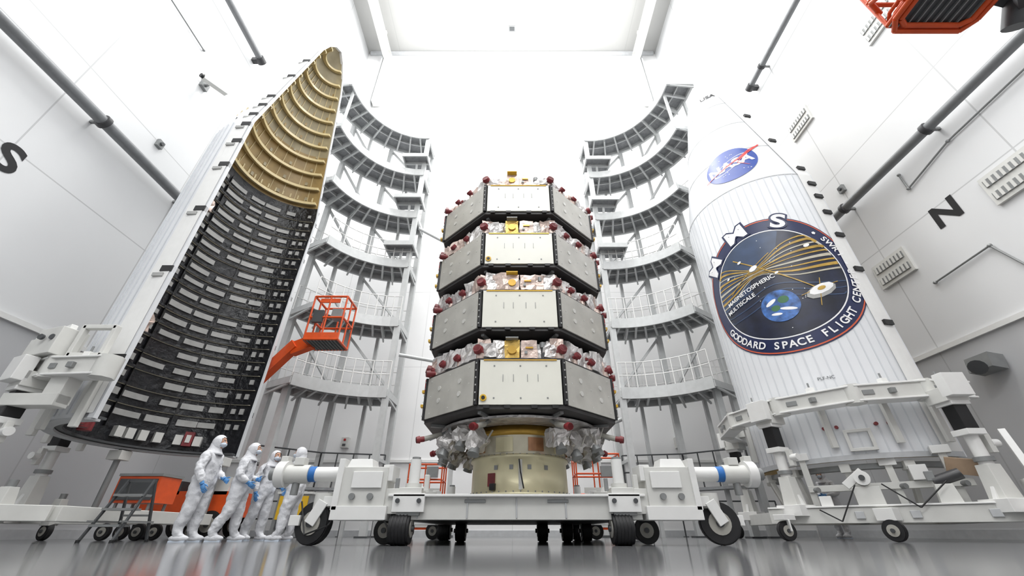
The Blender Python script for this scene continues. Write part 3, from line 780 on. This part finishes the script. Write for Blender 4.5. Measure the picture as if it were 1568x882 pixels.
# ---------------------------------------------------------------- scaffold towers
def tower(C,r0,sgn,lims,aend):
    b=MB()
    def pt(r,a,z):
        t=R(a);return Vector((C[0]+sgn*r*math.cos(t),C[1]+r*math.sin(t),z))
    levels=[4.45,7.2,9.95,12.7,15.45,18.2]
    r1=r0+1.25
    for li,(z,am) in enumerate(zip(levels,lims)):
        n=10
        A=[am+(aend-am)*k/n for k in range(n+1)]
        vs=[];fs=[]
        for a in A: vs+= [pt(r0,a,z),pt(r1,a,z),pt(r1,a,z-.05),pt(r0,a,z-.05)]
        for k in range(n):
            o=4*k
            for i in range(4): fs.append((o+i,o+(i+1)%4,o+4+(i+1)%4,o+4+i))
        b.add(vs,fs,DECK)
        for a0,a1 in zip(A[:-1],A[1:]):
            b.beam(pt(r0,a0,z-.1),pt(r0,a1,z-.1),.06,.4,STEEL)
            b.beam(pt(r1,a0,z-.14),pt(r1,a1,z-.14),.1,.26,STEEL)
            b.beam(pt(r0+.6,a0,z-.12),pt(r0+.6,a1,z-.12),.05,.14,STEEL)
        for k,a in enumerate(A):
            b.beam(pt(r0,a,z-.14),pt(r1,a,z-.14),.08,.22,STEEL)
            if k%2==0: b.beam(pt(r0+.15,a,z-.25),pt(r1,a,z-.42),.06,.07,STEEL)
        rr=[r1]+([r0+.03] if li<3 else [])
        for r in rr:
            for k in range(n+1): b.cyl(pt(r,A[k],z),pt(r,A[k],z+1.05),.02,WHITE,n=6)
            if li<4:
                for zz in (.55,1.05):
                    for a0,a1 in zip(A[:-1],A[1:]): b.cyl(pt(r,a0,z+zz),pt(r,a1,z+zz),.018,WHITE,n=6)
        if li in (4,3,2):
            p=pt(r0+.1,aend-8,z+.75);b.box(p,(1.2,1.0,.06),DECK);b.box(p+Vector((0,0,-.1)),(1.25,.08,.18),STEEL)
            b.box(p+Vector((0,-.5,-.06)),(1.25,.06,.22),STEEL);b.beam(p+Vector((0,0,-.1)),pt(r0+.3,aend-8,z-.1),.1,.1,STEEL)
            for s2 in (-.6,.6): b.box(p+Vector((s2,0,-.06)),(.06,1.0,.2),STEEL)
    top=18.2
    for r,a,zt in ((r0+.12,aend-1,top),(r1+.05,aend-1,top),(r1+.08,(aend+lims[0])/2,top),(r1+.08,lims[0]+2,top),(r0+.5,lims[0]+4,4.4)):
        b.beam(pt(r,a,0),pt(r,a,zt),.2,.2,STEEL,up=(0,1,0))
        p=pt(r,a,.02);b.box(p,(.4,.4,.04),DGREY)
    for fr in (.25,.75):
        a=lims[0]+(aend-lims[0])*fr;b.beam(pt(r1+.04,a,0),pt(r1+.04,a,top),.12,.12,STEEL,up=(0,1,0))
    b.beam(pt(r1,lims[4]+6,12.7),pt(r1,lims[4]+6,18.9),.12,.12,STEEL)
    b.beam(pt(r0+.1,lims[4]+3,15.4),pt(r0+.1,lims[4]+3,18.2),.1,.1,STEEL)
    cols=[(r1+.05,aend-1),(r1+.08,(aend+lims[0])/2),(r1+.08,lims[0]+2)]
    for li in range(5):
        z0=levels[li];z1=levels[li+1]
        for (ra,aa),(rb,ab) in zip(cols[:-1],cols[1:]):
            b.beam(pt(ra,aa,z0),pt(rb,ab,z1-.3),.09,.09,STEEL)
    b.beam(pt(r0+.12,aend-1,2.2),pt(r1+.05,aend-1,2.2),.1,.1,STEEL)
    z=1.35
    for (ra,aa),(rb,ab) in zip(cols[:-1],cols[1:]):
        b.beam(pt(ra,aa,z),pt(rb,ab,z),.5,.08,DECK)
        for zz in (.55,1.1): b.cyl(pt(ra-.2,aa,z+zz),pt(rb-.2,ab,z+zz),.025,DGREY,n=6)
        for k in range(5):
            q=pt(ra-.2,aa,z).lerp(pt(rb-.2,ab,z),k/4);b.cyl(q,q+Vector((0,0,1.1)),.022,DGREY,n=6)
    return b.obj('scaffold_tower')
tower((-4.5,10.9),2.95,-1,[30,30,26,14,4,0],92)
tower((4.1,10.9),3.1,1,[36,36,34,22,6,0],94)
b=MB()
b.cyl((-4.3,14.25,5.9),(-2.0,14.9,5.7),.07,STEEL);b.cyl((-4.3,14.25,12.1),(-2.2,14.9,11.2),.07,STEEL);b.beam((-2.1,14.9,0),(-2.1,14.9,11.3),.14,.14,STEEL);b.box((-2.1,14.9,.03),(.4,.4,.06),DGREY)
b.obj('scaffold_brace')
b=MB()
b.cyl((4.0,14.5,3.6),(3.0,14.9,3.3),.07,STEEL);b.beam((3.0,14.9,0),(3.0,14.9,3.4),.12,.12,STEEL);b.box((3.0,14.9,.03),(.4,.4,.06),DGREY)
b.obj('scaffold_brace')

for x0,x1 in ((-9.5,-4.9),(4.9,9.5)):
    b=MB();n=max(3,int(abs(x1-x0)/1.1));mt=DGREY
    for k in range(n+1):
        x_=x0+(x1-x0)*k/n;b.cyl((x_,16.3,0),(x_,16.3,1.1),.025,mt,n=8);b.box((x_,16.3,.01),(.14,.14,.02),mt)
    for z in (.55,1.1): b.cyl((x0,16.3,z),(x1,16.3,z),.025,mt,n=8)
    b.obj('guard_rail')

# ---------------------------------------------------------------- lifts
def basket(b,c,sz,mt,r=.035):
    x,y,z=c;w,d,h=sz
    for zz in (0,h*.5,h):
        for p,q in (((-1,-1),(1,-1)),((1,-1),(1,1)),((1,1),(-1,1)),((-1,1),(-1,-1))):
            b.cyl((x+p[0]*w/2,y+p[1]*d/2,z+zz),(x+q[0]*w/2,y+q[1]*d/2,z+zz),r,mt,n=8)
    for sx in (-1,0,1):
        for sy in (-1,1): b.cyl((x+sx*w/2,y+sy*d/2,z),(x+sx*w/2,y+sy*d/2,z+h),r*.8,mt,n=8)
    for sx in (-1,1): b.cyl((x+sx*w/2,y,z),(x+sx*w/2,y,z+h),r*.8,mt,n=8)
    b.box((x,y,z),(w-.06,d-.06,.03),DGREY)
    k=-w/2
    while k<w/2: b.beam((x+k,y-d/2,z-.03),(x+k,y+d/2,z-.03),.015,.03,GREY);k+=.1
b=MB()
basket(b,(-5.65,11.2,5.0),(1.0,.8,1.45),ORANGE)
b.box((-5.9,10.8,5.75),(.3,.1,.4),DGREY);b.box((-5.4,11.0,5.9),(.3,.3,.3),GREY);b.box((-5.65,10.8,5.1),(.98,.05,.22),ORANGE);b.box((-5.65,10.8,6.3),(.6,.04,.14),ORANGE)
b.beam((-6.1,11.25,5.1),(-6.7,11.35,4.9),.22,.4,ORANGE);b.beam((-6.6,11.3,5.05),(-8.1,11.8,3.6),.24,.32,ORANGE);b.beam((-8.1,11.8,3.7),(-8.3,11.9,.9),.26,.3,ORANGE)
b.box((-8.1,11.8,.75),(2.2,1.2,.55),ORANGE);b.box((-7.6,11.5,1.15),(.9,.6,.4),WHITE2);b.box((-8.6,11.5,1.1),(.5,.6,.3),DGREY)
for sx in (-.75,.75):
    for sy in (-.55,.55): wheel(b,(-8.1+sx,11.8+sy,.3),.3,.2,(0,1,0))
b.obj('boom_lift')
b=MB();b.M=Matrix.Translation((.02,-.03,-.12))
basket(b,(5.25,2.0,5.75),(1.0,1.2,1.1),ORANGE,.03)
for i in range(2):
    o=.07*i
    b.tube([(4.74+o,1.4,5.7),(4.74+o,2.5,5.7),(4.84+o,2.64-o,5.7),(5.66-o,2.64-o,5.7),(5.76-o,2.5,5.7),(5.76-o,1.4,5.7)],.032,ORANGE)
    b.tube([(4.74+o,1.4,5.85),(4.74+o,2.5,5.85),(4.84+o,2.64-o,5.85),(5.66-o,2.64-o,5.85),(5.76-o,2.5,5.85),(5.76-o,1.4,5.85)],.022,ORANGE)
b.tube([(4.72,2.3,5.75),(4.6,2.35,6.0),(4.62,2.5,6.1),(4.8,2.6,6.05)],.03,ORANGE)
b.crumple((5.2,2.1,5.85),(.5,.5,.2),DGREY,3,.05);b.box((5.5,2.3,5.9),(.2,.2,.2),GREY)
b.beam((5.7,2.2,5.8),(6.6,2.4,5.95),.26,.2,DGREY);b.beam((5.8,2.1,5.65),(6.3,2.5,5.6),.1,.1,PIPED);b.cyl((6.1,2.5,5.5),(6.1,2.15,6.0),.12,DGREY)
b.beam((6.4,2.35,5.9),(9.3,1.2,5.2),.28,.34,DGREY);b.beam((9.3,1.2,5.3),(9.5,1.0,1.0),.35,.4,ORANGE)
b.box((9.5,.6,.8),(1.4,2.4,.6),ORANGE)
for sx in (-.7,.7):
    for sy in (-.8,.8): wheel(b,(9.5+sx,.6+sy,.47),.35,.25,(1,0,0))
b.obj('boom_lift')
def scissor(x,y,zb=1.0,hb=1.0):
    b=MB()
    b.box((x,y,.45),(1.2,.75,.4),WHITE2);b.box((x,y,.3),(1.25,.7,.2),ORANGE)
    for sx in (-.45,.45):
        for sy in (-.36,.36): wheel(b,(x+sx,y+sy,.16),.16,.1,(0,1,0))
    for k in range(3):
        z=.68+k*.1;b.beam((x-.5,y-.2,z),(x+.5,y-.2,z+.1),.05,.05,ORANGE);b.beam((x+.5,y+.2,z),(x-.5,y+.2,z+.1),.05,.05,ORANGE)
    basket(b,(x,y,zb),(1.2 if zb==1.0 else .9,.75,hb),ORANGE,.024);b.box((x,y-.38,zb+.08),(.85,.03,.16),WHITE2);b.box((x+.2,y-.42,zb+.55),(.3,.12,.26),GREY)
    b.obj('scissor_lift')
scissor(-2.35,12.2,.98,.75);scissor(2.35,12.2)

b=MB();b.box((-7.95,9.7,.92),(.9,.6,.5),ORANGE);b.box((-7.95,9.39,.92),(.8,.03,.4),DGREY);b.box((-7.95,9.7,1.2),(.94,.64,.05),GREY)
for sx in (-.35,.35):
    for sy in (-.22,.22): wheel(b,(-7.95+sx,9.7+sy,.15),.15,.08,(0,1,0));b.cyl((-7.95+sx,9.7+sy,.2),(-7.95+sx,9.7+sy,.7),.03,GREY)
b.obj('tool_cart')
b=MB();b.box((-5.3,11.2,.5),(.8,.5,.9),GREY);b.box((-5.3,10.94,.65),(.7,.02,.5),YEL);b.box((-5.3,10.93,.3),(.6,.02,.2),DGREY);b.box((-5.3,11.2,.97),(.86,.56,.05),WHITE2)
for sx in (-.3,.3): b.box((-5.3+sx,11.2,.03),(.08,.4,.06),RUB)
b.obj('equipment_cabinet')

# step stool with handrail
b=MB();sx0,sy0=-6.68,7.85
for dx in (-.27,.27):
    b.beam((sx0+dx,sy0-.3,0),(sx0+dx*.85,sy0+.1,.95),.035,.035,DGREY);b.beam((sx0+dx,sy0+.42,0),(sx0+dx*.85,sy0+.12,.95),.035,.035,DGREY)
    b.beam((sx0+dx,sy0-.3,.3),(sx0+dx,sy0+.4,.3),.025,.025,GREY);b.cyl((sx0+dx,sy0-.3,0),(sx0+dx,sy0-.3,.04),.03,RUB);b.cyl((sx0+dx,sy0+.42,0),(sx0+dx,sy0+.42,.04),.03,RUB)
for z,y in ((.24,-.16),(.48,-.06),(.70,.04)): b.box((sx0,sy0+y,z),(.5,.22,.035),GREY)
b.beam((sx0-.23,sy0+.11,.94),(sx0+.23,sy0+.11,.94),.04,.04,DGREY);b.beam((sx0-.25,sy0+.3,.4),(sx0+.25,sy0+.3,.4),.03,.03,GREY)
b.obj('step_stool')
b=MB();pts=[]
for k in range(24):
    t=k/23;pts.append((-9.8+2.3*t,5.5+.6*t+.15*math.sin(6*t),.015))
b.tube(pts,.014,BLACK,6);b.obj('floor_cable')

# ---------------------------------------------------------------- people
def technician(loc,heading,scale,arms,legs,lean=0.0,headyaw=0):
    root=bpy.data.objects.new('technician',None);bpy.context.scene.collection.objects.link(root)
    root.location=(loc[0],loc[1],0);root.rotation_euler=(0,0,R(heading));root.scale=(scale,)*3
    V=[];E=[];Rd=[]
    def add(p,r,par=None):
        V.append(p);Rd.append(r);i=len(V)-1
        if par is not None:E.append((par,i))
        return i
    L=lean
    pel=add((0,0,.96),(.18,.19));sp=add((L*.3,0,1.14),(.165,.18),pel);ch=add((L*.7,0,1.33),(.17,.19),sp);nk=add((L,0,1.46),(.09,.09),ch);hd=add((L+.01,0,1.53),(.08,.08),nk)
    hands=[]
    for sgn,(el,wr) in zip((1,-1),arms):
        sh=add((L*.85,sgn*.185,1.39),(.1,.1),ch)
        e=add((el[0],sgn*el[1],el[2]),(.08,.08),sh)
        mid=add(tuple((Vector((el[0],sgn*el[1],el[2]))*.45+Vector((wr[0],sgn*wr[1],wr[2]))*.55)),(.07,.07),e)
        w=add((wr[0],sgn*wr[1],wr[2]),(.045,.045),mid)
        hands.append((Vector((el[0],sgn*el[1],el[2])),Vector((wr[0],sgn*wr[1],wr[2])),sgn))
    for sgn,(kn,an) in zip((1,-1),legs):
        hp=add((.0,sgn*.105,.86),(.145,.145),pel)
        th=add(((kn[0])*.5,sgn*.12,.68),(.13,.13),hp)
        k=add((kn[0],sgn*kn[1],.49),(.108,.108),th)
        cf=add(((kn[0]+an[0])/2-.02,sgn*(kn[1]+an[1])/2,.3),(.105,.105),k)
        a=add((an[0],sgn*an[1],.12),(.085,.085),cf)
        f=add((an[0]+.1,sgn*(an[1]+.01),.065),(.055,.05),a)
        add((an[0]+.19,sgn*(an[1]+.02),.05),(.045,.042),f)
    me=bpy.data.meshes.new('coverall');me.from_pydata(V,E,[]);me.materials.append(SUIT)
    ob=bpy.data.objects.new('coverall',me);bpy.context.scene.collection.objects.link(ob);ob.parent=root
    sk=ob.modifiers.new('skin','SKIN')
    for i,r in enumerate(Rd):
        me.skin_vertices[0].data[i].radius=r
        me.skin_vertices[0].data[i].use_root=(i==0)
    sk.use_smooth_shade=True
    ss=ob.modifiers.new('sub','SUBSURF');ss.levels=3;ss.render_levels=3
    tx=bpy.data.textures.new('folds','CLOUDS');tx.noise_scale=.09
    dp=ob.modifiers.new('folds','DISPLACE');dp.texture=tx;dp.strength=.05;dp.mid_level=.5;dp.texture_coords='LOCAL'
    hb=MB();hc=Vector((L+.04,0,1.635));hy=R(headyaw);RM=Matrix.Rotation(hy,3,'Z')
    hb.M=Matrix.Translation(hc)@RM.to_4x4()
    hb.ell((.015,0,0),(.102,.080,.120),SKIN,20,14)
    hb.cyl((.105,0,.03),(.13,0,-.012),.009,SKIN,r2=.017,n=8);hb.ell((.125,0,-.014),(.014,.016,.012),SKIN,8,6)
    for sg in (-1,1):
        hb.ell((.1,sg*.032,.022),(.012,.016,.009),EWHITE,8,6);hb.ell((.11,sg*.032,.022),(.005,.007,.007),EYE,8,6)
        hb.beam((.108,sg*.016,.044),(.094,sg*.05,.046),.008,.008,EYE)
        hb.ell((.0,sg*.08,-.0),(.02,.01,.03),SKIN,8,6)
    hb.beam((.106,-.02,-.066),(.106,.02,-.066),.01,.008,REDC)
    hb.ell((.05,0,-.035),(.094,.074,.058),MASK,16,10,keep=lambda p:p.x>.1)
    hb.ell((-.006,0,.0),(.128,.112,.146),SUIT,28,18,keep=lambda p:not(p.x>.58 and abs(p.y)<.75 and -.75<p.z<.6))
    hb.M=Matrix.Identity(4)
    hb.lathe([(.095,1.62),(.10,1.55),(.125,1.49),(.15,1.45),(.165,1.42),(.15,1.41)],(L-.005,0),0,360,24,SUIT)
    for el,wr,sgn in hands:
        d=(wr-el).normalized();side=Vector((0,1,0)) if abs(d.y)<.8 else Vector((1,0,0))
        fw=d.cross(side).normalized()
        side=fw.cross(d).normalized()
        Mx=Matrix((fw,side,d)).transposed()
        hb.cyl(wr-d*.07,wr+d*.02,.045,GLOVE,r2=.034,n=12)
        hb.ell(wr+d*.065,(.044,.02,.055),GLOVE,12,8,rot=Mx)
        for j,(o,Lg) in enumerate(((-.032,.062),(-.011,.074),(.011,.07),(.031,.055))):
            p0=wr+d*.1+fw*o;p1=p0+d*Lg*.5+side*(-sgn*.008);p2=p1+d*Lg*.45+side*(-sgn*.024)
            hb.cyl(p0,p1,.011,GLOVE,r2=.01,n=8);hb.ell(p1,(.0105,)*3,GLOVE,8,6);hb.cyl(p1,p2,.01,GLOVE,r2=.008,n=8);hb.ell(p2,(.0085,)*3,GLOVE,8,6)
        sg=1 if fw.x>0 else -1
        p0=wr+d*.035+fw*sg*.03;p1=p0+d*.035+fw*sg*.03;p2=p1+d*.03+fw*sg*.008
        hb.cyl(p0,p1,.014,GLOVE,r2=.012,n=8);hb.ell(p1,(.012,)*3,GLOVE,8,6);hb.cyl(p1,p2,.012,GLOVE,r2=.009,n=8);hb.ell(p2,(.009,)*3,GLOVE,8,6)
    for sgn,(kn,an) in zip((1,-1),legs):
        hb.ell((an[0]+.07,sgn*(an[1]+.01),.055),(.165,.064,.058),SUIT,16,10)
        hb.box((an[0]+.07,sgn*(an[1]+.01),.012),(.26,.09,.024),MASK)
    hb.obj('hood_gloves_boots',parent=root)
    return root
hang=((-.02,.29,1.13),(.06,.29,.88))
fwd=((.02,.28,1.13),(.24,.2,1.02))
cross=((.03,.27,1.12),(.25,.05,1.08))
technician((-5.74,8.2),5,1.0,[fwd,((.0,.29,1.14),(.14,.27,.9))],[((.04,.12),(.04,.13)),((.0,.13),(-.06,.13))],.0,0)
technician((-5.26,8.6),15,.96,[cross,((-.02,.28,1.12),(.16,.2,1.0))],[((.06,.13),(.08,.15)),((-.04,.14),(-.2,.16))],.0,0)
technician((-5.22,9.4),-15,.95,[fwd,hang],[((.05,.13),(.04,.13)),((.0,.13),(-.12,.14))],.0,-10)
technician((-4.42,9.1),188,.96,[((.05,.27,1.14),(.3,.2,1.16)),((.02,.28,1.13),(.2,.24,.95))],[((.08,.13),(.08,.14)),((.02,.13),(-.04,.14))],.05,0)
technician((9.0,12.7),200,.95,[cross,cross],[((.03,.13),(.0,.13)),((.0,.13),(-.1,.13))],.03,0)

# ---------------------------------------------------------------- lights
def area(name,loc,rot,sx,sy,p,c=(1,1,1)):
    l=bpy.data.lights.new(name,'AREA');l.shape='RECTANGLE';l.size=sx;l.size_y=sy;l.energy=p;l.color=c
    o=bpy.data.objects.new(name,l);o.location=loc;o.rotation_euler=rot;bpy.context.scene.collection.objects.link(o);return o
area('ceiling_lamp',(0,9.5,H-.4),(0,0,0),16,5,4200,(1,.995,.98))
area('ceiling_lamp',(0,0,H-.4),(0,0,0),16,5,2200,(1,.995,.98))
area('back_wall_glare_light',(0,8.5,28),(R(75),0,0),14,3,3400)  # added light aimed at the back wall to blow it out, no fixture
area('front_fill_light',(0,-5.5,16),(R(55),0,0),14,4,1150)  # added fill from behind the camera to light the fronts, no fixture
w=bpy.data.worlds.new('world');bpy.context.scene.world=w;w.use_nodes=True
w.node_tree.nodes['Background'].inputs[0].default_value=(.9,.95,1,1);w.node_tree.nodes['Background'].inputs[1].default_value=.3
cam=bpy.data.cameras.new('camera');cam.lens=14.0;cam.sensor_width=36;cam.clip_start=.02;cam.clip_end=200
co=bpy.data.objects.new('camera',cam);co.location=(0,0,.15);co.rotation_euler=(R(90+31.5),0,0)
bpy.context.scene.collection.objects.link(co);bpy.context.scene.camera=co
vs_=bpy.context.scene.view_settings
vs_.view_transform='Standard';vs_.look='None';vs_.exposure=-.05
